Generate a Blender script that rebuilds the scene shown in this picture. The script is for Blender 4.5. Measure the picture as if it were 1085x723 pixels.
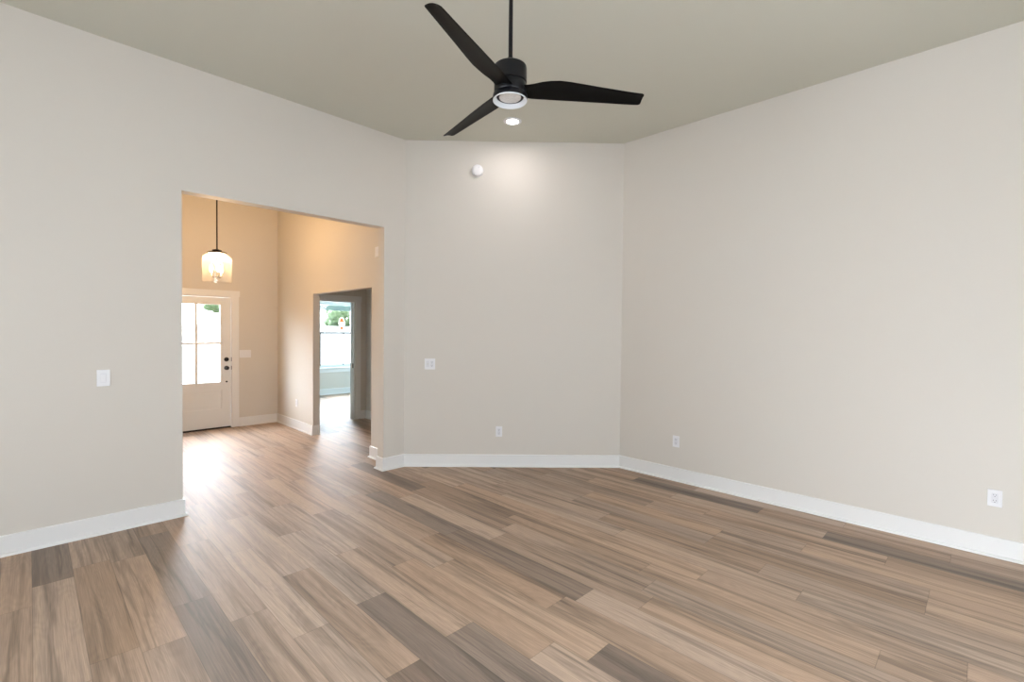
import bpy, bmesh, math, random
from mathutils import Vector, Matrix
random.seed(7)
for o in list(bpy.data.objects): bpy.data.objects.remove(o)
SC = bpy.context.scene
COL = SC.collection
PI = math.pi

# ------------------------------------------------------------------ camera
CAM_H = 1.54
pitch, yaw, roll = 0.0204762, 0.778789, 0.00997114
Fw = Vector((math.cos(yaw)*math.cos(pitch), math.sin(yaw)*math.cos(pitch), -math.sin(pitch)))
Rt = Vector((math.sin(yaw), -math.cos(yaw), 0))
Up = Rt.cross(Fw)
Rt, Up = Rt*math.cos(roll)+Up*math.sin(roll), Up*math.cos(roll)-Rt*math.sin(roll)
cd = bpy.data.cameras.new('camera'); cam = bpy.data.objects.new('camera', cd); COL.objects.link(cam)
cd.sensor_width = 36; cd.lens = 504.82/1085*36; cd.clip_start = 0.02; cd.clip_end = 300
cam.matrix_world = Matrix(((Rt.x, Up.x, -Fw.x, 0), (Rt.y, Up.y, -Fw.y, 0), (Rt.z, Up.z, -Fw.z, CAM_H), (0, 0, 0, 1)))
SC.camera = cam

# ------------------------------------------------------------------ sky, lights, exposure
SC.view_settings.view_transform = 'Standard'; SC.view_settings.look = 'None'
SC.view_settings.exposure = 0.0; SC.view_settings.gamma = 1.0; SC.view_settings.use_curve_mapping = False
SC.cycles.max_bounces = 14; SC.cycles.diffuse_bounces = 8; SC.cycles.glossy_bounces = 5
SC.cycles.transparent_max_bounces = 12; SC.cycles.transmission_bounces = 8
SC.cycles.use_denoising = True
SC.cycles.sample_clamp_indirect = 8
SC.cycles.caustics_reflective = False; SC.cycles.caustics_refractive = False
w = bpy.data.worlds.new('sky'); SC.world = w; w.use_nodes = True
wt = w.node_tree; bg = wt.nodes['Background']
# hazy bright sky: the sun stands behind cloud on the street side (+Y), the garden side is dimmer
tcw = wt.nodes.new('ShaderNodeTexCoord'); sxw = wt.nodes.new('ShaderNodeSeparateXYZ'); mrw = wt.nodes.new('ShaderNodeMapRange')
wt.links.new(tcw.outputs['Generated'], sxw.inputs[0]); wt.links.new(sxw.outputs['Y'], mrw.inputs['Value'])
mrw.interpolation_type = 'SMOOTHSTEP'
mrw.inputs['From Min'].default_value = -0.1; mrw.inputs['From Max'].default_value = 0.6
mrw.inputs['To Min'].default_value = 7.45; mrw.inputs['To Max'].default_value = 56.0
mrz = wt.nodes.new('ShaderNodeMapRange'); wt.links.new(sxw.outputs['Z'], mrz.inputs['Value'])   # haze: dimmer at the horizon
mrz.interpolation_type = 'SMOOTHSTEP'
mrz.inputs['From Min'].default_value = 0.03; mrz.inputs['From Max'].default_value = 0.22; mrz.inputs['To Min'].default_value = 0.22; mrz.inputs['To Max'].default_value = 1.0
mfr = wt.nodes.new('ShaderNodeMapRange'); wt.links.new(sxw.outputs['Y'], mfr.inputs['Value'])               # only on the street side
mfr.inputs['From Min'].default_value = 0.0; mfr.inputs['From Max'].default_value = 0.5; mfr.inputs['To Min'].default_value = 1.0
wt.links.new(mrz.outputs[0], mfr.inputs['To Max'])
mmw = wt.nodes.new('ShaderNodeMath'); mmw.operation = 'MULTIPLY'; wt.links.new(mrw.outputs[0], mmw.inputs[0]); wt.links.new(mfr.outputs[0], mmw.inputs[1])
wt.links.new(mmw.outputs[0], bg.inputs['Strength']); bg.inputs['Color'].default_value = (0.875, 0.90, 1.0, 1)

def area(name, loc, target, sx, sy, power, color, spread=180):
    l = bpy.data.lights.new(name, 'AREA'); l.shape = 'RECTANGLE'; l.size = sx; l.size_y = sy
    l.energy = power; l.color = color; l.spread = math.radians(spread)
    o = bpy.data.objects.new(name, l); COL.objects.link(o); o.location = loc
    d = Vector(target)-Vector(loc); o.rotation_euler = d.to_track_quat('-Z', 'Z').to_euler()
    return o
# added area lamp brightening the front room; no window on that wall
area('front_room_fill', (6.98, 9.2, 1.5), (5, 9.2, 1.4), 1.6, 1.4, 150, (0.52, 0.82, 1.0))

# ------------------------------------------------------------------ materials
def nmat(name, color, rough=0.5, metal=0.0, spec=0.5, emit=None, estr=0.0):
    m = bpy.data.materials.new(name); m.use_nodes = True
    b = m.node_tree.nodes['Principled BSDF']
    b.inputs['Base Color'].default_value = (*color, 1); b.inputs['Roughness'].default_value = rough
    b.inputs['Metallic'].default_value = metal; b.inputs['Specular IOR Level'].default_value = spec
    if emit: b.inputs['Emission Color'].default_value = (*emit, 1); b.inputs['Emission Strength'].default_value = estr
    return m
def add_bump(m, scale, strength, dist=0.002, detail=3):
    nt = m.node_tree; b = nt.nodes['Principled BSDF']
    tc = nt.nodes.new('ShaderNodeTexCoord'); n = nt.nodes.new('ShaderNodeTexNoise'); bp = nt.nodes.new('ShaderNodeBump')
    n.inputs['Scale'].default_value = scale; n.inputs['Detail'].default_value = detail
    bp.inputs['Strength'].default_value = strength; bp.inputs['Distance'].default_value = dist
    nt.links.new(tc.outputs['Object'], n.inputs['Vector']); nt.links.new(n.outputs['Fac'], bp.inputs['Height'])
    nt.links.new(bp.outputs['Normal'], b.inputs['Normal'])
    return m
WALL = add_bump(nmat('greige_wall_paint', (0.62, 0.585, 0.535), 0.6, spec=0.25), 160, 0.10)
CEIL = add_bump(nmat('ceiling_paint', (0.57, 0.565, 0.495), 0.8, spec=0.15), 120, 0.15)
TRIM = nmat('white_trim_paint', (0.745, 0.745, 0.74), 0.35, spec=0.4)
DOORW = nmat('white_door_paint', (0.72, 0.735, 0.74), 0.4, spec=0.4)
PLAST = nmat('white_plastic', (0.75, 0.75, 0.77), 0.35)
PLAST2 = nmat('white_device_plastic', (0.67, 0.67, 0.70), 0.3)
SLOT = nmat('dark_slot', (0.10, 0.10, 0.11), 0.6)
BLACK = add_bump(nmat('matte_black_metal', (0.003, 0.003, 0.005), 0.30, 0.0, 0.35), 300, 0.03)
BLADE = add_bump(nmat('black_blade', (0.0025, 0.0024, 0.0022), 0.5, 0.0, 0.14), 60, 0.04)
BRONZE = nmat('dark_bronze', (0.008, 0.005, 0.004), 0.5, 0.0, 0.3)
VINYL = nmat('window_vinyl', (0.75, 0.77, 0.77), 0.4)
SCREEN = nmat('screen_backlit_grey', (0.035, 0.045, 0.045), 0.5)
BLIND = nmat('backlit_blind_slat', (0.55, 0.62, 0.62), 0.5)  # teal grey puts the backlit shade of white slats into the colour
CAND = nmat('candle_socket', (0.75, 0.68, 0.55), 0.5)

def glass(name, tint=(1, 1, 1), refl=0.05):
    m = bpy.data.materials.new(name); m.use_nodes = True; nt = m.node_tree; nt.nodes.clear()
    o = nt.nodes.new('ShaderNodeOutputMaterial'); mx = nt.nodes.new('ShaderNodeMixShader')
    t = nt.nodes.new('ShaderNodeBsdfTransparent'); g = nt.nodes.new('ShaderNodeBsdfGlossy')
    t.inputs[0].default_value = (*tint, 1); g.inputs['Roughness'].default_value = 0.02
    mx.inputs[0].default_value = refl
    nt.links.new(t.outputs[0], mx.inputs[1]); nt.links.new(g.outputs[0], mx.inputs[2]); nt.links.new(mx.outputs[0], o.inputs[0])
    return m
PANE = glass('clear_pane', (0.97, 1.0, 0.99))
def seeded():
    m = bpy.data.materials.new('seeded_glass'); m.use_nodes = True; nt = m.node_tree; nt.nodes.clear()
    o = nt.nodes.new('ShaderNodeOutputMaterial'); mx = nt.nodes.new('ShaderNodeMixShader'); mx2 = nt.nodes.new('ShaderNodeMixShader')
    t = nt.nodes.new('ShaderNodeBsdfTransparent'); g = nt.nodes.new('ShaderNodeBsdfGlossy'); tr = nt.nodes.new('ShaderNodeBsdfTranslucent')
    tr.inputs[0].default_value = (0.90, 0.94, 0.98, 1); g.inputs['Roughness'].default_value = 0.08
    n = nt.nodes.new('ShaderNodeTexNoise'); n.inputs['Scale'].default_value = 90
    tc = nt.nodes.new('ShaderNodeTexCoord'); mr = nt.nodes.new('ShaderNodeMapRange')
    mr.inputs['From Min'].default_value = 0.4; mr.inputs['From Max'].default_value = 0.7
    mr.inputs['To Min'].default_value = 0.012; mr.inputs['To Max'].default_value = 0.045
    nt.links.new(tc.outputs['Object'], n.inputs['Vector']); nt.links.new(n.outputs['Fac'], mr.inputs['Value'])
    nt.links.new(mr.outputs[0], mx.inputs[0])
    nt.links.new(t.outputs[0], mx.inputs[1]); nt.links.new(tr.outputs[0], mx.inputs[2])
    mx2.inputs[0].default_value = 0.07
    nt.links.new(mx.outputs[0], mx2.inputs[1]); nt.links.new(g.outputs[0], mx2.inputs[2]); nt.links.new(mx2.outputs[0], o.inputs[0])
    return m
SEED = seeded()
def emis(name, color, s):
    m = bpy.data.materials.new(name); m.use_nodes = True; nt = m.node_tree; nt.nodes.clear()
    o = nt.nodes.new('ShaderNodeOutputMaterial'); e = nt.nodes.new('ShaderNodeEmission')
    e.inputs[0].default_value = (*color, 1); e.inputs[1].default_value = s; nt.links.new(e.outputs[0], o.inputs[0]); return m
BULB = emis('lit_bulb', (1.0, 0.90, 0.74), 14)
LED = emis('lit_led_lens', (1.0, 0.95, 0.9), 14)

def floor_mat():
    PW, PL = 0.182, 1.22
    m = bpy.data.materials.new('vinyl_plank_floor'); m.use_nodes = True; nt = m.node_tree
    b = nt.nodes['Principled BSDF']; L = nt.links.new
    def N(t, **k):
        n = nt.nodes.new(t)
        for a, v in k.items(): setattr(n, a, v)
        return n
    def M(op, a, b_=None, c=None):
        n = N('ShaderNodeMath', operation=op)
        for i, v in enumerate((a, b_, c)):
            if v is None: continue
            if isinstance(v, (int, float)): n.inputs[i].default_value = v
            else: L(v, n.inputs[i])
        return n.outputs[0]
    def V(x, y, z=0.0):
        n = N('ShaderNodeCombineXYZ')
        for i, v in enumerate((x, y, z)):
            if isinstance(v, (int, float)): n.inputs[i].default_value = v
            else: L(v, n.inputs[i])
        return n.outputs[0]
    tc = N('ShaderNodeTexCoord'); sp = N('ShaderNodeSeparateXYZ'); L(tc.outputs['Object'], sp.inputs[0])
    X, Y = sp.outputs[0], sp.outputs[1]
    u = M('DIVIDE', M('ADD', X, 20.02), PW); row = M('FLOOR', u); fu = M('FRACT', u)
    wr = N('ShaderNodeTexWhiteNoise', noise_dimensions='1D'); L(row, wr.inputs['W'])
    v = M('ADD', M('DIVIDE', M('ADD', Y, 30.0), PL), wr.outputs['Value']); colm = M('FLOOR', v); fv = M('FRACT', v)
    wp = N('ShaderNodeTexWhiteNoise', noise_dimensions='2D'); L(V(row, colm), wp.inputs['Vector'])
    rnd = wp.outputs['Value']; rc = N('ShaderNodeSeparateXYZ'); L(wp.outputs['Color'], rc.inputs[0])
    # base tone per plank
    cr = N('ShaderNodeValToRGB'); e = cr.color_ramp.elements; cr.color_ramp.interpolation = 'LINEAR'
    stops = [(0.0, (0.205, 0.152, 0.118)), (0.10, (0.250, 0.184, 0.141)), (0.17, (0.375, 0.268, 0.196)), (0.60, (0.425, 0.304, 0.224)), (1.0, (0.475, 0.346, 0.258))]
    e[0].position, e[0].color = stops[0][0], (*stops[0][1], 1); e[1].position, e[1].color = stops[-1][0], (*stops[-1][1], 1)
    for p_, c_ in stops[1:-1]:
        q = e.new(p_); q.color = (*c_, 1)
    L(rnd, cr.inputs[0])
    off = M('MULTIPLY', rnd, 57.0)
    # broad soft streaks along the plank (the print's heartwood)
    n1 = N('ShaderNodeTexNoise', noise_dimensions='3D'); n1.inputs['Scale'].default_value = 1.0; n1.inputs['Detail'].default_value = 2.5; n1.inputs['Distortion'].default_value = 0.5
    L(V(M('MULTIPLY', X, 15.0), M('MULTIPLY', Y, 0.55), off), n1.inputs['Vector'])
    # fine grain
    n2 = N('ShaderNodeTexNoise', noise_dimensions='3D'); n2.inputs['Scale'].default_value = 1.0; n2.inputs['Detail'].default_value = 6; n2.inputs['Roughness'].default_value = 0.65; n2.inputs['Distortion'].default_value = 0.3
    L(V(M('MULTIPLY', X, 240.0), M('MULTIPLY', Y, 4.0), off), n2.inputs['Vector'])
    # cathedral rings
    n3 = N('ShaderNodeTexNoise', noise_dimensions='3D'); n3.inputs['Scale'].default_value = 1.0; n3.inputs['Detail'].default_value = 1.0
    L(V(M('MULTIPLY', X, 8.0), M('MULTIPLY', Y, 1.3), M('ADD', off, 9.0)), n3.inputs['Vector'])
    ring = M('SINE', M('MULTIPLY', n3.outputs['Fac'], 95.0))
    ringm = M('MULTIPLY', ring, 0.035)
    s1 = N('ShaderNodeMapRange'); s1.inputs['From Min'].default_value = 0.28; s1.inputs['From Max'].default_value = 0.52
    s1.inputs['To Min'].default_value = 0.56; s1.inputs['To Max'].default_value = 1.04; L(n1.outputs['Fac'], s1.inputs['Value'])
    s2 = N('ShaderNodeMapRange'); s2.inputs['From Min'].default_value = 0.3; s2.inputs['From Max'].default_value = 0.7
    s2.inputs['To Min'].default_value = 0.72; s2.inputs['To Max'].default_value = 1.20; L(n2.outputs['Fac'], s2.inputs['Value'])
    tone = M('MULTIPLY', M('ADD', s1.outputs[0], ringm), s2.outputs[0])
    # thin dark heart lines wandering along the plank
    n4 = N('ShaderNodeTexNoise', noise_dimensions='3D'); n4.inputs['Scale'].default_value = 1.0; n4.inputs['Detail'].default_value = 3.0; n4.inputs['Roughness'].default_value = 0.6
    L(V(M('MULTIPLY', X, 9.0), M('MULTIPLY', Y, 0.35), M('ADD', off, 23.0)), n4.inputs['Vector'])
    hl = N('ShaderNodeMapRange', interpolation_type='SMOOTHSTEP'); hl.inputs['From Min'].default_value = 0.0; hl.inputs['From Max'].default_value = 0.045
    hl.inputs['To Min'].default_value = 0.70; hl.inputs['To Max'].default_value = 1.0; L(M('ABSOLUTE', M('SUBTRACT', n4.outputs['Fac'], 0.43)), hl.inputs['Value'])
    tone = M('MULTIPLY', tone, hl.outputs[0])
    # seams
    du = M('MULTIPLY', M('MINIMUM', fu, M('SUBTRACT', 1.0, fu)), PW); dv = M('MULTIPLY', M('MINIMUM', fv, M('SUBTRACT', 1.0, fv)), PL)
    d = M('MINIMUM', du, dv)
    sm = N('ShaderNodeMapRange'); sm.inputs['From Min'].default_value = 0.0006; sm.inputs['From Max'].default_value = 0.0022
    sm.inputs['To Min'].default_value = 0.62; sm.inputs['To Max'].default_value = 1.0; L(d, sm.inputs['Value'])
    tone = M('MULTIPLY', tone, sm.outputs[0])
    mul = N('ShaderNodeVectorMath', operation='SCALE'); L(cr.outputs[0], mul.inputs[0]); L(tone, mul.inputs['Scale'])
    # slight grey shift per plank
    hs = N('ShaderNodeHueSaturation'); L(mul.outputs[0], hs.inputs['Color'])
    sat = N('ShaderNodeMapRange'); sat.inputs['To Min'].default_value = 0.90; sat.inputs['To Max'].default_value = 1.12; L(rc.outputs[1], sat.inputs['Value'])
    L(sat.outputs[0], hs.inputs['Saturation'])
    L(hs.outputs[0], b.inputs['Base Color'])
    rg = N('ShaderNodeMapRange'); rg.inputs['To Min'].default_value = 0.46; rg.inputs['To Max'].default_value = 0.66; L(n2.outputs['Fac'], rg.inputs['Value'])
    L(rg.outputs[0], b.inputs['Roughness']); b.inputs['Specular IOR Level'].default_value = 0.6
    bp = N('ShaderNodeBump'); bp.inputs['Strength'].default_value = 0.12; bp.inputs['Distance'].default_value = 0.001
    L(M('MULTIPLY', n2.outputs['Fac'], sm.outputs[0]), bp.inputs['Height']); L(bp.outputs[0], b.inputs['Normal'])
    return m
FLOOR = floor_mat()

# ------------------------------------------------------------------ mesh helpers
def obj(name, bm, mat, parent=None, smooth=False, loc=None):
    me = bpy.data.meshes.new(name); bmesh.ops.recalc_face_normals(bm, faces=bm.faces[:]); bm.to_mesh(me); bm.free()
    if smooth:
        for p in me.polygons: p.use_smooth = True
        if smooth == 'auto': me.set_sharp_from_angle(angle=math.radians(35))
    me.materials.append(mat)
    o = bpy.data.objects.new(name, me); COL.objects.link(o)
    if parent: o.parent = parent
    if loc: o.location = loc
    return o
def box(bm, x0, x1, y0, y1, z0, z1, bev=0.0):
    vs = [bm.verts.new((x, y, z)) for x in (x0, x1) for y in (y0, y1) for z in (z0, z1)]
    fs = [bm.faces.new([vs[i] for i in f]) for f in ((0, 1, 3, 2), (4, 6, 7, 5), (0, 4, 5, 1), (2, 3, 7, 6), (0, 2, 6, 4), (1, 5, 7, 3))]
    if bev > 0:
        es = list({e for f in fs for e in f.edges})
        bmesh.ops.bevel(bm, geom=es, offset=bev, segments=2, affect='EDGES', profile=0.6)
    return bm
def lathe(bm, prof, seg=48, origin=(0, 0, 0), axis='Z'):
    """prof: list of (r, h). Closed at the ends where r == 0."""
    rings = []
    ox, oy, oz = origin
    def pt(r, h, a):
        c, s = r*math.cos(a), r*math.sin(a)
        return (ox+c, oy+s, oz+h) if axis == 'Z' else (ox+c, oy+h, oz+s)
    for r, h in prof:
        if r < 1e-6: rings.append([bm.verts.new(pt(0, h, 0))])
        else: rings.append([bm.verts.new(pt(r, h, 2*PI*i/seg)) for i in range(seg)])
    for a, b in zip(rings, rings[1:]):
        for i in range(seg):
            j = (i+1) % seg
            if len(a) == 1 and len(b) == 1: continue
            if len(a) == 1: bm.faces.new((a[0], b[i], b[j]))
            elif len(b) == 1: bm.faces.new((a[i], a[j], b[0]))
            else: bm.faces.new((a[i], a[j], b[j], b[i]))
    return bm
def prism(bm, pts, z0, z1):
    lo = [bm.verts.new((x, y, z0)) for x, y in pts]; hi = [bm.verts.new((x, y, z1)) for x, y in pts]
    bm.faces.new(lo[::-1]); bm.faces.new(hi)
    n = len(pts)
    for i in range(n):
        j = (i+1) % n; bm.faces.new((lo[i], lo[j], hi[j], hi[i]))
    return bm
def tag(o, label=None, cat=None, group=None, kind=None):
    if label: o['label'] = label
    if cat: o['category'] = cat
    if group: o['group'] = group
    if kind: o['kind'] = kind
    return o
def empty(name, loc, rotz=0.0):
    o = bpy.data.objects.new(name, None); COL.objects.link(o); o.location = loc; o.rotation_euler = (0, 0, rotz); o.empty_display_size = 0.1
    return o
def struct(name, bm, mat, label=None, smooth=False):
    o = obj(name, bm, mat, smooth=smooth); o['kind'] = 'structure'
    if label: o['label'] = label; 
    return o
def boxes(lst, bev=0.0):
    bm = bmesh.new()
    for b in lst: box(bm, *b, bev)
    return bm

# ------------------------------------------------------------------ setting
YL, XR, H = 4.638, 4.723, 3.667
XL, YR = 2.972, 2.916
WT = 0.122
YB = YL+WT                       # foyer side of the left wall
OX0, OX1, OZ = 0.875, 2.712, 2.655   # cased-less opening into the foyer
XF, XF2 = 2.892, 2.992           # foyer right wall
YD = 8.31                        # entry door wall
DY0, DY1, DZ = 5.23, 6.912, 2.052  # doorway foyer -> hall
XFL = 0.42                       # foyer left wall
YH, XH = 7.646, 4.125            # hall far wall, hall end wall
YW = 10.963                      # front room window wall
XB, YBK = -2.25, -2.25           # walls behind the camera
HC = 2.75                        # hall / front room ceiling

struct('floor', boxes([(XB-.2, 7.2, YBK-.2, YD+.10, -0.12, 0.0), (XF2-.1, 7.2, YD+.10, YW+.12, -0.12, 0.0)]), FLOOR)
struct('ceiling', boxes([(XB-.2, XR+.15, YBK-.2, YD+.12, H, H+0.12)]), CEIL)
struct('ceiling_hall', boxes([(XF2, 7.1, 4.9, YW+.12, HC, HC+0.1)]), CEIL)
struct('wall_left', boxes([(XB-.12, OX0, YL, YB, 0, H), (OX0, OX1, YL, YB, OZ, H), (OX1, XL+.02, YL, YB, 0, H)]), WALL)
dn = Vector((XR-XL, YR-YL)).normalized(); nn = Vector((-dn.y, dn.x))   # outward normal of the diagonal wall
a0, a1 = Vector((XL, YL)), Vector((XR, YR))
struct('wall_back', prism(bmesh.new(), [tuple(a0), tuple(a1), tuple(a1+nn*.12), tuple(a0+nn*.12)], 0, H), WALL)
struct('wall_right', boxes([(XR, XR+.12, YBK-.12, YR+.02, 0, H)]), WALL)
# walls behind the camera with openings for the added windows
struct('wall_rear', boxes([(XB-.12, -0.75, YBK-.12, YBK, 0, H), (2.95, XR+.12, YBK-.12, YBK, 0, H), (-0.75, 2.95, YBK-.12, YBK, 2.55, H)]), WALL)
struct('wall_side', boxes([(XB-.12, XB, YBK-.12, -0.1, 0, H), (XB-.12, XB, 3.05, YL+.12, 0, H), (XB-.12, XB, -0.1, 3.05, 0, 0.65), (XB-.12, XB, -0.1, 3.05, 2.55, H)]), WALL)
# foyer
DX0, DX1, DTOP = 1.265, 2.222, 2.030    # rough opening of the entry door
struct('wall_foyer_front', boxes([(XFL-.1, DX0, YD, YD+.14, 0, H), (DX1, XF2, YD, YD+.14, 0, H), (DX0, DX1, YD, YD+.14, DTOP, H)]), WALL)
struct('wall_foyer_right', boxes([(XF, XF2, YB, DY0, 0, H), (XF, XF2, DY1, YD, 0, H), (XF, XF2, DY0, DY1, DZ, H)]), WALL)
struct('wall_foyer_left', boxes([(XFL-.1, XFL, YB, YD, 0, H)]), WALL)
# hall and front room
IX0, IX1, IZ = 3.10, 3.912, 2.015
struct('wall_hall_far', boxes([(XF2, IX0, YH, YH+.12, 0, HC), (IX1, 7.1, YH, YH+.12, 0, HC), (IX0, IX1, YH, YH+.12, IZ, HC)]), WALL)
struct('wall_hall_end', boxes([(XH, XH+.1, 4.9, YH, 0, HC)]), WALL)
struct('wall_hall_near', boxes([(XF2, XH, 4.9, 5.0, 0, HC)]), WALL)
WX0, WX1, WZ0, WZ1 = 4.72, 5.625, 0.640, 2.235
struct('wall_front_room', boxes([(XF2-.1, WX0, YW, YW+.14, 0, HC), (WX1, 7.1, YW, YW+.14, 0, HC), (WX0, WX1, YW, YW+.14, 0, WZ0), (WX0, WX1, YW, YW+.14, WZ1, HC)]), WALL)
struct('wall_front_room_left', boxes([(XF2-.1, XF2, YD+.14, YW, 0, HC)]), WALL)
struct('wall_front_room_right', boxes([(7.0, 7.1, YH+.12, YW, 0, HC)]), WALL)

# baseboards: profile swept along the wall foot, the room on the right of the path
BH = 0.138
PROF = [(0.0005, 0.0), (0.030, 0.0), (0.0295, 0.006), (0.027, 0.012), (0.022, 0.0165), (0.0145, 0.018), (0.0145, BH-.006), (0.010, BH), (0.0005, BH)]
def sweep(path, before=None, after=None):
    pts = [Vector(p) for p in path]
    ext = ([Vector(before)] if before else [None])+pts+([Vector(after)] if after else [None])
    bm = bmesh.new(); rings = []
    for i, p in enumerate(pts):
        pr, nx = ext[i], ext[i+2]
        def nrm(a, b):
            d = (b-a).normalized(); return Vector((d.y, -d.x))
        if pr is None: off = nrm(p, nx)
        elif nx is None: off = nrm(pr, p)
        else:
            n1, n2 = nrm(pr, p), nrm(p, nx); off = (n1+n2)/(1+n1.dot(n2))
        rings.append([bm.verts.new((p.x+off.x*t, p.y+off.y*t, z)) for t, z in PROF])
    k = len(PROF)
    for a, b in zip(rings, rings[1:]):
        for i in range(k):
            j = (i+1) % k; bm.faces.new((a[i], b[i], b[j], a[j]))
    bm.faces.new(rings[0]); bm.faces.new(rings[-1][::-1])
    return bm
struct('baseboard_left', sweep([(XB, YL), (OX0, YL), (OX0, YB), (XFL, YB)]), TRIM)
struct('baseboard_jamb', sweep([(XF2, DY0), (XF, DY0), (XF, YB), (OX1, YB), (OX1, YL), (XL, YL)], after=(XR, YR)), TRIM)
struct('baseboard_back', sweep([(XL, YL), (XR, YR)], before=(OX1, YL), after=(XR, YBK)), TRIM)
struct('baseboard_right', sweep([(XR, YR), (XR, YBK)], before=(XL, YL)), TRIM)
CW = 0.088
struct('baseboard_foyer', sweep([(DX1+CW+.004, YD), (XF, YD), (XF, DY1), (XF2, DY1)]), TRIM)
struct('baseboard_hall', sweep([(IX1+.108, YH), (XH, YH), (XH, 5.0)]), TRIM)
struct('baseboard_front_room', sweep([(XF2, YW), (7.0, YW)]), TRIM)

# trim: entry door casing and inner door casing
struct('trim_1', boxes([(DX1-.012, DX1+CW, YD-.020, YD-.0005, 0, DTOP+.004), (DX0-CW, DX0+.012, YD-.020, YD-.0005, 0, DTOP+.004),
                        (DX0-CW-.012, DX1+CW+.012, YD-.026, YD-.0005, DTOP+.004, DTOP+.094)], 0.002), TRIM)
struct('trim_2', boxes([(IX1+.008, IX1+.106, YH-.020, YH-.0005, 0, IZ), (IX0-.106, IX0-.008, YH-.020, YH-.0005, 0, IZ),
                        (IX0-.106, IX1+.118, YH-.026, YH-.0005, IZ, IZ+.094)], 0.002), TRIM)
# jamb lining of the inner doorway with its strike plate
d2 = struct('door_2', boxes([(IX1-.014, IX1, YH-.004, YH+.124, 0, IZ), (IX0, IX0+.014, YH-.004, YH+.124, 0, IZ), (IX0, IX1, YH-.004, YH+.124, IZ-.014, IZ),
                             (IX1-.026, IX1-.014, YH+.05, YH+.085, 0, IZ-.014)], 0.001), TRIM)
obj('strike_plate', boxes([(IX1-.018, IX1-.0142, YH+.012, YH+.045, 0.88, 0.96)], .001), BLACK, d2)

# ------------------------------------------------------------------ entry door (4 lites over one panel)
SX0, SX1, SZ0, SZ1 = 1.285, 2.199, 0.022, 2.012
GX0, GX1, GZ0, GZ1 = SX0+.125, 2.074, 0.703, 1.917
ys0, ys1 = YD+.004, YD+.048
pz0, pz1 = 0.306, 0.592
d1 = struct('door_1', boxes([(SX0, GX0, ys0, ys1, SZ0, SZ1), (GX1, SX1, ys0, ys1, SZ0, SZ1), (GX0, GX1, ys0, ys1, GZ1, SZ1),
                             (GX0, GX1, ys0, ys1, pz1, GZ0), (GX0, GX1, ys0, ys1, SZ0, pz0), (GX0, GX1, ys0+.012, ys1-.012, pz0, pz1)]), DOORW)
d1['label'] = 'white entry door with a four-light glass top and one panel below'
obj('glass_moulding', boxes([(GX0, GX0+.018, ys0-.005, ys1, GZ0, GZ1), (GX1-.018, GX1, ys0-.005, ys1, GZ0, GZ1), (GX0+.018, GX1-.018, ys0-.005, ys1, GZ0, GZ0+.018), (GX0+.018, GX1-.018, ys0-.005, ys1, GZ1-.018, GZ1)], .003), DOORW, d1)
mx, mz = 1.742, 1.313
obj('muntin', boxes([(mx-.018, mx+.018, ys0+.004, ys1-.004, GZ0+.018, GZ1-.018), (GX0+.018, mx-.018, ys0+.004, ys1-.004, mz-.016, mz+.016), (mx+.018, GX1-.018, ys0+.004, ys1-.004, mz-.016, mz+.016)], .002), DOORW, d1)
obj('glass_pane', boxes([(GX0+.005, GX1-.005, ys0+.020, ys0+.024, GZ0+.005, GZ1-.005)]), PANE, d1)
def bevelled_panel():
    bm = bmesh.new(); box(bm, GX0+.04, GX1-.04, ys0+.005, ys0+.0125, pz0+.04, pz1-.04, .004); return bm
obj('raised_panel', bevelled_panel(), DOORW, d1)
obj('door_sweep', boxes([(SX0, SX1, ys0+.002, ys1-.002, 0.006, SZ0)]), BLACK, d1)
def knob(z, prof): return lathe(bmesh.new(), prof, 32, (2.139, ys0, z), 'Y')
obj('deadbolt', knob(1.061, [(0, -.028), (.018, -.028), (.020, -.020), (.030, -.016), (.033, -.010), (.033, -.0003), (0, -.0003)]), BLACK, d1, 'auto')
kb = obj('door_knob', knob(0.929, [(0, -.064), (.016, -.063), (.026, -.057), (.030, -.046), (.027, -.036), (.016, -.029), (.012, -.022), (.013, -.012), (.030, -.009), (.033, -.006), (.033, -.0003), (0, -.0003)]), BLACK, d1, 'auto')
obj('door_stop', knob(0.717, [(0, -.022), (.011, -.022), (.013, -.018), (.013, -.0003), (0, -.0003)]), BLACK, d1, 'auto')
# jamb lining round the door, threshold and latch strikes
d1f = struct('trim_3', boxes([(DX1-.018, DX1, YD-.001, YD+.14, 0, DTOP), (DX0, DX0+.018, YD-.001, YD+.14, 0, DTOP), (DX0+.018, DX1-.018, YD-.001, YD+.14, DTOP-.014, DTOP)]), TRIM)
for z in (1.061, 0.929):
    obj('strike_plate', boxes([(DX1-.0205, DX1-.001, YD-.0035, YD-.0012, z-.03, z+.03)], .0008), BLACK, d1f)
struct('trim_4', boxes([(DX0+.018, DX1-.018, YD-.01, YD+.14, 0.0, 0.006)]), BRONZE)

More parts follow.
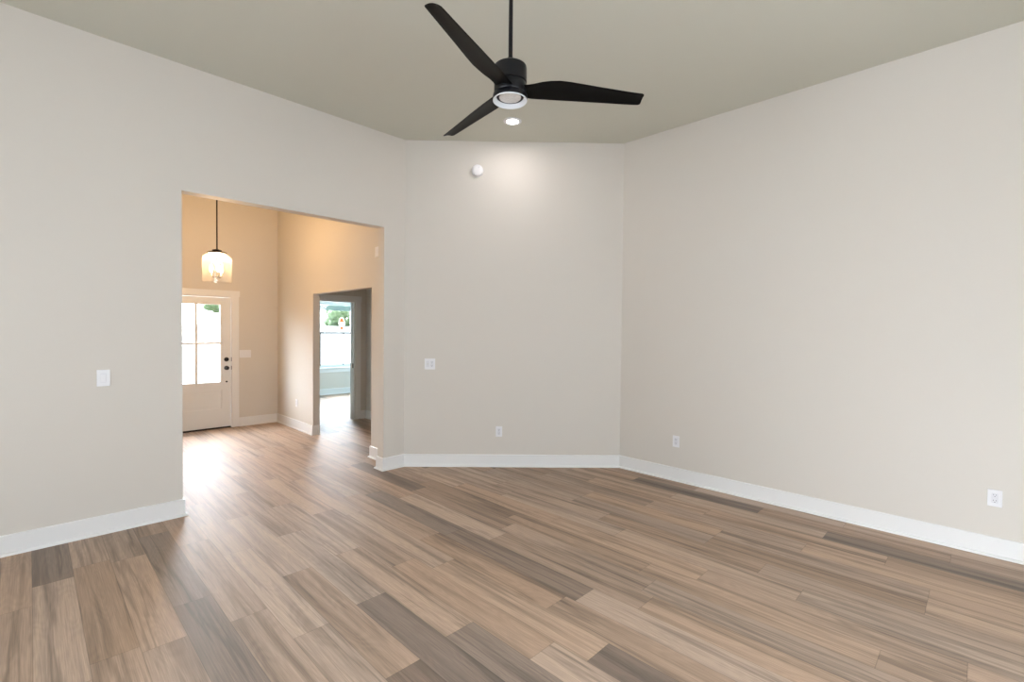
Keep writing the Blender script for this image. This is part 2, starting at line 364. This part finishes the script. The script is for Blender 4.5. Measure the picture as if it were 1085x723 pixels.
# ------------------------------------------------------------------ window of the front room
w1 = struct('window_1', boxes([(WX0, WX0+.045, YW+.05, YW+.12, WZ0, WZ1), (WX1-.045, WX1, YW+.05, YW+.12, WZ0, WZ1), (WX0+.045, WX1-.045, YW+.05, YW+.12, WZ0, WZ0+.045), (WX0+.045, WX1-.045, YW+.05, YW+.12, WZ1-.045, WZ1)], .003), VINYL)
zr = 1.457
ix0, ix1 = WX0+.045, WX1-.045
def sash(name, z0, z1, y0, y1, s=.035):
    return obj(name, boxes([(ix0, ix0+s, y0, y1, z0, z1), (ix1-s, ix1, y0, y1, z0, z1), (ix0+s, ix1-s, y0, y1, z0, z0+s), (ix0+s, ix1-s, y0, y1, z1-s, z1)], .002), VINYL, w1)
su = sash('upper_sash', zr-.018, WZ1-.045, YW+.088, YW+.112); sl = sash('lower_sash', WZ0+.045, zr+.018, YW+.060, YW+.086)
obj('glass_pane', boxes([(ix0+.02, ix1-.02, YW+.098, YW+.102, zr, WZ1-.065)]), PANE, su)
obj('glass_pane', boxes([(ix0+.02, ix1-.02, YW+.071, YW+.075, WZ0+.065, zr)]), PANE, sl)
fs = .022
obj('screen_backlit_rail', boxes([(ix0, ix0+fs, YW+.050, YW+.058, WZ0+.045, zr-.012), (ix1-.03-fs, ix1-.03, YW+.050, YW+.058, WZ0+.045, zr-.012), (ix0, ix1, YW+.050, YW+.058, zr-.022, zr+.020), (5.336, 5.358, YW+.050, YW+.058, WZ0+.045, zr-.012)]), SCREEN, w1)  # screen frame; its dark top bar paints the meeting rail's backlit shade
struct('trim_5', boxes([(WX0-.09, WX1+.09, YW-.045, YW+.05, WZ0-.03, WZ0), (WX0-.07, WX1+.07, YW-.018, YW-.0005, WZ0-.118, WZ0-.03)], .003), TRIM)
struct('trim_6', boxes([(WX0-.088, WX0+.002, YW-.018, YW-.0005, WZ0, WZ1), (WX1-.002, WX1+.088, YW-.018, YW-.0005, WZ0, WZ1), (WX0-.10, WX1+.10, YW-.022, YW-.0005, WZ1, WZ1+.09)], .003), TRIM)
# raised blind
bl = tag(empty('window_blind', (0, 0, 0)), 'raised white slatted blind bunched at the top of the front room window', 'window blind')
obj('headrail', boxes([(WX0+.008, WX1-.008, YW+.004, YW+.046, 2.112, WZ1-.002)], .004), TRIM, bl)
obj('slat_stack', boxes([(WX0+.014, WX1-.014, YW+.006, YW+.044, 1.992+k*.0105, 1.992+k*.0105+.008) for k in range(11)]), BLIND, bl)
bmw = bmesh.new(); lathe(bmw, [(0, 1.45), (.004, 1.45), (.004, 2.13), (0, 2.13)], 10, (WX0+.14, YW-.001, 0)); obj('tilt_wand', bmw, VINYL, bl)
# oval label on the upper pane
def oval(bm, cx, cz, rx, rz, y0, y1, zlo=-1.0, zhi=1.0, n=40):
    t0, t1 = math.asin(zlo), math.asin(zhi); pts = []
    for i in range(n+1): t = t0+(t1-t0)*i/n; pts.append((cx+rx*math.cos(t), cz+rz*math.sin(t)))
    for i in range(n+1): t = t1+(t0-t1)*i/n; pts.append((cx-rx*math.cos(t), cz+rz*math.sin(t)))
    out = []
    for p in pts:
        if not out or (abs(p[0]-out[-1][0])+abs(p[1]-out[-1][1])) > 1e-5: out.append(p)
    if abs(out[0][0]-out[-1][0])+abs(out[0][1]-out[-1][1]) < 1e-5: out.pop()
    a = [bm.verts.new((x, y0, z)) for x, z in out]; b = [bm.verts.new((x, y1, z)) for x, z in out]
    bm.faces.new(a); bm.faces.new(b[::-1])
    for i in range(len(a)): j = (i+1) % len(a); bm.faces.new((a[i], b[i], b[j], a[j]))
    return bm
STW = nmat('sticker_white', (0.9, 0.88, 0.85), 0.5); STO = nmat('sticker_orange', (0.85, 0.22, 0.06), 0.5)
def translucent(m, color):
    nt = m.node_tree; b = nt.nodes['Principled BSDF']; out = nt.nodes['Material Output']
    t = nt.nodes.new('ShaderNodeBsdfTranslucent'); t.inputs[0].default_value = (*color, 1); mx_ = nt.nodes.new('ShaderNodeMixShader'); mx_.inputs[0].default_value = 0.6
    nt.links.new(b.outputs[0], mx_.inputs[1]); nt.links.new(t.outputs[0], mx_.inputs[2]); nt.links.new(mx_.outputs[0], out.inputs[0])
translucent(STW, (0.9, 0.88, 0.85)); translucent(STO, (0.9, 0.20, 0.05)); translucent(BLIND, (0.30, 0.42, 0.40))
st = obj('window_sticker', oval(bmesh.new(), 5.323, 1.68, .075, .155, YW+.0970, YW+.0978), STW)
tag(st, 'white oval sticker with orange ends on the front room window', 'sticker')
obj('orange_band', oval(bmesh.new(), 5.323, 1.68, .062, .140, YW+.0962, YW+.0969, .30, 1.0), STO, st)
obj('orange_band', oval(bmesh.new(), 5.323, 1.68, .062, .140, YW+.0962, YW+.0969, -1.0, -.50), STO, st)

# ------------------------------------------------------------------ unseen windows added behind the camera to let daylight in
def added_rear_window(name, x0, x1, z0, z1, axis, pos, panes):
    def bx(a, b, c, d, u0, u1):
        return (a, b, u0, u1, c, d) if axis == 'Y' else (u0, u1, a, b, c, d)
    u0, u1 = pos-.09, pos-.02; L_ = []
    s = .06
    L_ += [bx(x0, x1, z0, z0+s, u0, u1), bx(x0, x1, z1-s, z1, u0, u1)]
    stepw = (x1-x0)/panes
    for k in range(panes+1):
        c = x0+k*stepw; a = max(x0, c-s/2 if 0 < k < panes else (c if k == 0 else c-s)); L_.append(bx(a, a+s, z0+s, z1-s, u0, u1))
    f = struct(name, boxes(L_), VINYL)
    obj('glass_pane', boxes([bx(x0+.02, x1-.02, z0+.02, z1-.02, pos-.04, pos-.036)]), PANE, f)
added_rear_window('added_window_2', -0.75, 2.95, 0.0, 2.55, 'Y', YBK+.07, 4)
added_rear_window('added_window_3', -0.1, 3.05, 0.65, 2.55, 'X', XB+.07, 4)

# ------------------------------------------------------------------ outside
GROUND = add_bump(nmat('pale_ground', (0.15, 0.145, 0.135), 0.9), 3, 0.3, 0.02)
def ground():
    bm = bmesh.new(); xs = [-40, XF2-.12, 7.2, 14, 24, 60]; 
    ys = [YD+.15, YW+.16, 14, 18, 22, 26.8, 34, 45, 80]
    def z(y): return -0.13+min(1.85, max(0, y-14)*.145)
    V = {}
    for i, x in enumerate(xs):
        for j, y in enumerate(ys): V[i, j] = bm.verts.new((x, y, z(y)))
    for i in range(len(xs)-1):
        for j in range(len(ys)-1):
            if j == 0 and xs[i] >= XF2-.13 and xs[i] < 7.1: continue
            bm.faces.new((V[i, j], V[i+1, j], V[i+1, j+1], V[i, j+1]))
    return bm
struct('ground', ground(), GROUND)
LEAF = add_bump(nmat('tree_leaves', (0.075, 0.125, 0.05), 0.7), 6, 0.8, 0.1); BARK = nmat('tree_bark', (0.22, 0.20, 0.17), 0.9)
def tree(x, y, h, r, label, zc=.62, zr=.31):
    z0 = -0.13+min(1.85, max(0, y-14)*.145)
    t = tag(empty('tree', (x, y, z0)), label, 'tree', 'trees beyond the front windows')
    obj('trunk', lathe(bmesh.new(), [(0, -.1), (.05, -.1), (.04, h*.3), (.02, h*.6), (0, h*.62)], 10), BARK, t, True)
    bm = bmesh.new()
    for k in range(16):
        a = random.uniform(0, 2*PI); rr = r*.62*math.sqrt(random.random()); zz = h*zc+random.uniform(-zr, zr)*h; s = r*random.uniform(.34, .6)*(1.0-.3*abs(zz-h*zc)/(h*zr))
        q = bmesh.ops.create_icosphere(bm, subdivisions=3, radius=s)
        for v in q['verts']:
            n = v.co.normalized(); v.co += n*s*(.16*math.sin(n.x*9+k)*math.sin(n.y*8+2*k)+.12*math.sin(n.z*13+k)); v.co += Vector((rr*math.cos(a), rr*math.sin(a), zz))
    obj('crown', bm, LEAF, t, True)
tree(17.0, 36, 1.6, 1.15, 'broad green tree seen through the front room window, behind the oval sticker', .55, .40)
tree(18.8, 37, 1.7, 0.95, 'green tree at the right edge of the front room window', .55, .42)
tree(8.5, 36, 1.75, 0.8, 'small green tree seen through the upper right light of the entry door', .82, .15)

# ------------------------------------------------------------------ ceiling fan
FX, FY, FZ = 1.834, 1.843, 2.848
fan = tag(empty('ceiling_fan', (FX, FY, FZ)), 'black three-blade ceiling fan on a long downrod', 'ceiling fan')
top = H-FZ
obj('canopy', lathe(bmesh.new(), [(0, top-.0005), (.068, top-.0005), (.068, top-.035), (.060, top-.052), (.030, top-.062), (0, top-.062)], 48), BLACK, fan, 'auto')
obj('downrod', lathe(bmesh.new(), [(0, .15), (.0115, .15), (.0115, top-.055), (0, top-.055)], 24), BLACK, fan, 'auto')
obj('coupling', lathe(bmesh.new(), [(0, .110), (.026, .110), (.025, .135), (.020, .150), (.016, .165), (0, .165)], 32), BLACK, fan, 'auto')
obj('motor_housing', lathe(bmesh.new(), [(0, .128), (.055, .1275), (.078, .124), (.087, .117), (.0895, .106), (.0895, .034), (.087, .031), (.083, .030), (.083, .026), (0, .026)], 64), BLACK, fan, 'auto')
obj('blade_hub', lathe(bmesh.new(), [(0, .0255), (.086, .0255), (.087, .022), (.087, -.022), (.085, -.027), (0, -.027)], 64), BLACK, fan, 'auto')
lk = obj('light_kit', lathe(bmesh.new(), [(0, -.0275), (.084, -.0275), (.091, -.031), (.0935, -.037), (.0935, -.058), (.0925, -.0600), (.0895, -.0600), (.0895, -.044), (0, -.044)], 64), BLACK, fan, 'auto')
FROST = nmat('white_fan_lens', (0.64, 0.67, 0.70), 0.3); INNER = add_bump(nmat('led_reflector', (0.72, 0.71, 0.69), 0.25), 110, 0.9, 0.006)
obj('lens_ring', lathe(bmesh.new(), [(.073, -.0445), (.0890, -.0445), (.0890, -.0602), (.0925, -.0602), (.0925, -.0640), (.0900, -.066), (.0865, -.064), (.0760, -.049), (.073, -.0475), (.073, -.0445)], 64), FROST, lk, 'auto')
obj('led_lens', lathe(bmesh.new(), [(0, -.053), (.030, -.052), (.058, -.049), (.060, -.0445), (0, -.0445)], 48), INNER, lk, 'auto')
def blade_bm():
    """radial direction +X, wide (raised) edge on -Y; pitch raises the -Y edge."""
    bm = bmesh.new()
    # r, straight edge y, wide edge y, droop z
    prof = [(.070, .046, -.052, .000, 9), (.095, .050, -.054, .000, 11), (.125, .053, -.060, .001, 13), (.165, .054, -.074, .002, 14), (.21, .054, -.083, .003, 14.5), (.26, .053, -.088, .003, 15), (.32, .052, -.084, .003, 15),
            (.40, .050, -.075, .002, 15), (.48, .048, -.066, .001, 15), (.56, .046, -.058, 0, 15), (.64, .0445, -.050, -.001, 15), (.700, .043, -.0445, -.001, 15), (.720, .0415, -.043, -.001, 15), (.729, .037, -.0385, -.001, 15), (.732, .030, -.031, -.001, 15)]
    rings = []
    nseg = 10
    for r, a, b, z, ph in prof:
        ph = math.radians(ph); ring = []
        thick = .0075 if r > .15 else .0075+(.15-r)*.10
        if r > .725: thick *= .5
        up, dnn = [], []
        for k in range(nseg+1):
            s = k/nseg; y = a+(b-a)*s
            c = (a+b)/2
            e = math.sqrt(max(0.0, 1-(2*s-1)**6)); camber = .006*(1-(2*s-1)**2)
            yy = y
            for sg, lst in ((1, up), (-1, dnn)):
                zz = sg*thick/2*max(e, .25)+camber
                lst.append((r, yy*math.cos(ph)+zz*math.sin(ph)*0+0, z-yy*math.sin(ph)+zz*math.cos(ph)))
        ring = up+dnn[::-1]
        rings.append([bm.verts.new(p) for p in ring])
    k = len(rings[0])
    for p, q in zip(rings, rings[1:]):
        for i in range(k): j = (i+1) % k; bm.faces.new((p[i], q[i], q[j], p[j]))
    bm.faces.new(rings[0]); bm.faces.new(rings[-1][::-1])
    return bm
base = math.atan2(Rt.y, Rt.x)
bladeo = None
for k in range(3):
    if bladeo is None: o = bladeo = obj('blade', blade_bm(), BLADE, fan, 'auto')
    else: o = bladeo.copy(); COL.objects.link(o); o.parent = fan
    o.location = (0, 0, -.008); o.rotation_euler = (0, (.016, .003, -.010)[k], base+0.082+k*2*PI/3)

# ------------------------------------------------------------------ recessed ceiling light
rl = tag(empty('recessed_light', (3.453, 3.432, H)), 'small round lit recessed light in the ceiling near the back wall', 'ceiling light')
obj('trim_ring', lathe(bmesh.new(), [(.062, -.0005), (.092, -.0005), (.090, -.005), (.070, -.008), (.062, -.006), (.062, -.0005)], 48), PLAST, rl, 'auto')
obj('lens', lathe(bmesh.new(), [(0, -.003), (.0615, -.003), (.0615, -.001), (0, -.001)], 48), LED, rl, 'auto')
l = bpy.data.lights.new('recessed_lamp', 'AREA'); l.shape = 'DISK'; l.size = .12; l.energy = 5.5; l.color = (1.0, .92, .91)
lo = bpy.data.objects.new('recessed_lamp', l); COL.objects.link(lo); lo.location = (3.453, 3.432, H-.012)

# ------------------------------------------------------------------ pendant in the foyer
PX, PY = 1.60, 6.60
pd = tag(empty('pendant_light', (PX, PY, 2.10)), 'lit glass drum pendant on a dark rod in the foyer', 'pendant light')
ph = H-2.10
obj('ceiling_canopy', lathe(bmesh.new(), [(0, ph-.0005), (.065, ph-.0005), (.065, ph-.02), (.02, ph-.03), (0, ph-.03)], 32), BRONZE, pd, 'auto')
obj('rod', lathe(bmesh.new(), [(0, .37), (.0075, .37), (.0075, ph-.025), (0, ph-.025)], 16), BRONZE, pd, 'auto')
obj('cap', lathe(bmesh.new(), [(0, .343), (.104, .343), (.104, .353), (.090, .362), (.052, .368), (.050, .384), (.022, .394), (0, .394)], 48), BRONZE, pd, 'auto')
R_ = .158
obj('shade', lathe(bmesh.new(), [(.060, .342), (.095, .338), (.128, .322), (.150, .300), (R_-.001, .285), (R_, .02), (R_+.004, .006), (R_+.003, 0), (R_-.004, .0), (R_-.005, .02), (R_-.006, .283), (.146, .297), (.125, .318), (.094, .334), (.060, .338), (.060, .342)], 64), SEED, pd, 'auto')
obj('stem', lathe(bmesh.new(), [(0, .055), (.012, .058), (.016, .066), (.010, .078), (.006, .082), (.006, .3425), (0, .3425)], 16), BRONZE, pd, 'auto')
for k in range(3):
    a = k*2*PI/3+.5; cx_, cy_ = .062*math.cos(a), .062*math.sin(a)
    bm = bmesh.new(); lathe(bm, [(0, .070), (.009, .070), (.012, .082), (.0105, .115), (0, .115)], 16, (cx_, cy_, 0)); 
    so = obj('socket', bm, CAND, pd, 'auto')
    bm = bmesh.new(); n = 8
    for s_ in range(n):
        t0, t1 = s_/n, (s_+1)/n
        x0, y0, x1, y1 = cx_*t0, cy_*t0, cx_*t1, cy_*t1
        d = Vector((cx_, cy_, 0)).normalized(); pz = Vector((-d.y, d.x, 0))*.004
        za, zb = .070-.014*math.sin(PI*t0), .070-.014*math.sin(PI*t1)
        vs = [bm.verts.new((x+sx*pz.x, y+sx*pz.y, z+sz)) for (x, y, z) in ((x0, y0, za), (x1, y1, zb)) for sx in (-1, 1) for sz in (-.003, .003)]
        for f in ((0, 1, 3, 2), (4, 6, 7, 5), (0, 4, 5, 1), (2, 3, 7, 6), (0, 2, 6, 4), (1, 5, 7, 3)): bm.faces.new([vs[i] for i in f])
    obj('arm', bm, BRONZE, pd)
    bm = bmesh.new(); lathe(bm, [(0, .1155), (.010, .1155), (.017, .135), (.020, .155), (.017, .178), (.008, .200), (0, .210)], 20, (cx_, cy_, 0)); obj('bulb', bm, BULB, pd, True)
l = bpy.data.lights.new('pendant_lamp', 'POINT'); l.energy = 66; l.color = (1.0, .62, .29); l.shadow_soft_size = .05
lo = bpy.data.objects.new('pendant_lamp', l); COL.objects.link(lo); lo.location = (PX, PY, 2.10+.25)
l = bpy.data.lights.new('upper_wall_fill', 'AREA'); l.shape = 'DISK'; l.size = .11; l.energy = 24; l.color = (1.0, .62, .29)  # added lamp inside the shade, aimed up to warm the upper walls
lo = bpy.data.objects.new('upper_wall_fill', l); COL.objects.link(lo); lo.location = (PX, PY, 2.10+.225); lo.rotation_euler = (PI, 0, 0)

# ------------------------------------------------------------------ wall plates (local: plate in XZ, facing -Y)
G = .0006
def plate(root, wd, ht): return obj('plate', boxes([(-wd/2, wd/2, -.006, -G, -ht/2, ht/2)], .0022), PLAST, root)
def receptacle(root, x):
    pl = obj('receptacle', boxes([(x-.0175, x+.0175, -.0085, -.0062, -.034, .034)], .0015), PLAST2, root)
    for sz in (-.0195, .0195):
        bm = bmesh.new()
        for dx, hh in ((-.0065, .0045), (.0065, .0038)): box(bm, x+dx-.0012, x+dx+.0012, -.0092, -.0086, sz+.004-hh, sz+.004+hh)
        lathe(bm, [(0, -.0092), (.0028, -.0092), (.0028, -.0086), (0, -.0086)], 12, (x, 0, sz-.0075), 'Y')
        obj('slot', bm, SLOT, pl)
def toggle(root, x):
    fr = obj('switch_frame', boxes([(x-.0165, x+.0165, -.0080, -.0062, -.0335, .0335)], .001), PLAST2, root)
    bm = bmesh.new(); box(bm, x-.0145, x+.0145, -.0115, -.0082, -.030, .030, .001)
    for v in bm.verts:
        if v.co.y < -.010: v.co.y += .0022*(1 if v.co.z > 0 else -.3)
    obj('rocker', bm, PLAST, fr)
def outlet(loc, rz, label):
    t = tag(empty('wall_outlet', loc, rz), label, 'outlet', 'duplex outlets near the floor')
    plate(t, .073, .118); receptacle(t, 0); return t
rd = math.atan2(dn.y, dn.x)
def on_diag(t, z): p = a0+dn*t; return (p.x, p.y, z)
outlet(on_diag((Vector((3.739, 3.883))-a0).dot(dn), .400), rd, 'white wall outlet low on the narrow back wall')
outlet((XR, 2.245, .410), -PI/2, 'white wall outlet low on the long right wall, near the back wall corner')
t = outlet((XR, -.086, .410), -PI/2, 'white wall outlet on the right wall, nearest the camera')
outlet((XF, 7.507, .400), -PI/2, 'white wall outlet low on the foyer wall, left of the doorway')
sw = tag(empty('light_switch', (.384, YL, 1.163)), 'white single light switch on the left wall', 'light switch', 'wall switches')
plate(sw, .076, .122); toggle(sw, 0)
sw = tag(empty('light_switch', (2.402, YD, 1.141)), 'white three-gang switch plate beside the entry door', 'light switch', 'wall switches')
plate(sw, .166, .120)
for k in (-1, 0, 1): toggle(sw, k*.046)
sw = tag(empty('media_plate', on_diag((Vector((3.178, 4.436))-a0).dot(dn), 1.161), rd), 'white two-gang wall plate on the back wall with an outlet in its right half', 'wall plate')
plate(sw, .118, .122); receptacle(sw, .024)
jk = obj('jack_insert', boxes([(-.0415, -.0065, -.0080, -.0062, -.034, .034)], .001), PLAST2, sw)
obj('cable_jack', lathe(bmesh.new(), [(0, -.0165), (.0045, -.0165), (.0045, -.010), (.0065, -.010), (.0065, -.0081), (0, -.0081)], 16, (-.024, 0, 0), 'Y'), nmat('jack_metal', (.6, .58, .5), .3, 1.0), jk)

# smoke detector on the back wall
sd = tag(empty('smoke_detector', on_diag((Vector((3.548, 4.071))-a0).dot(dn), 3.335), rd), 'round white smoke detector high on the back wall', 'smoke detector')
obj('mounting_base', lathe(bmesh.new(), [(0, -G), (.066, -G), (.066, -.010), (.062, -.012), (0, -.012)], 48, axis='Y'), PLAST, sd, 'auto')
cv = obj('cover', lathe(bmesh.new(), [(0, -.0122), (.0635, -.0122), (.064, -.022), (.060, -.036), (.050, -.044), (.020, -.047), (0, -.0472)], 48, axis='Y'), PLAST, sd, 'auto')
obj('test_button', lathe(bmesh.new(), [(0, -.0473), (.009, -.0473), (.009, -.0495), (0, -.050)], 20, (.016, .002, .026), 'Y'), PLAST2, cv, 'auto')
obj('indicator', lathe(bmesh.new(), [(0, -.034), (.005, -.034), (.005, -.040), (0, -.040)], 12, (-.034, 0, -.042), 'Y'), SLOT, cv)
# door chime on the foyer wall just behind the opening
dc = tag(empty('door_chime', (XF, 5.04, 2.452), -PI/2), 'small white door chime box high on the foyer wall, just behind the opening', 'door chime')
obj('cover', boxes([(-.055, .055, -.035, -G, -.060, .060)], .006), PLAST, dc)
obj('speaker_slots', boxes([(-.03, .03, -.0365, -.0352, -.03+k*.014, -.026+k*.014) for k in range(5)]), PLAST2, dc)
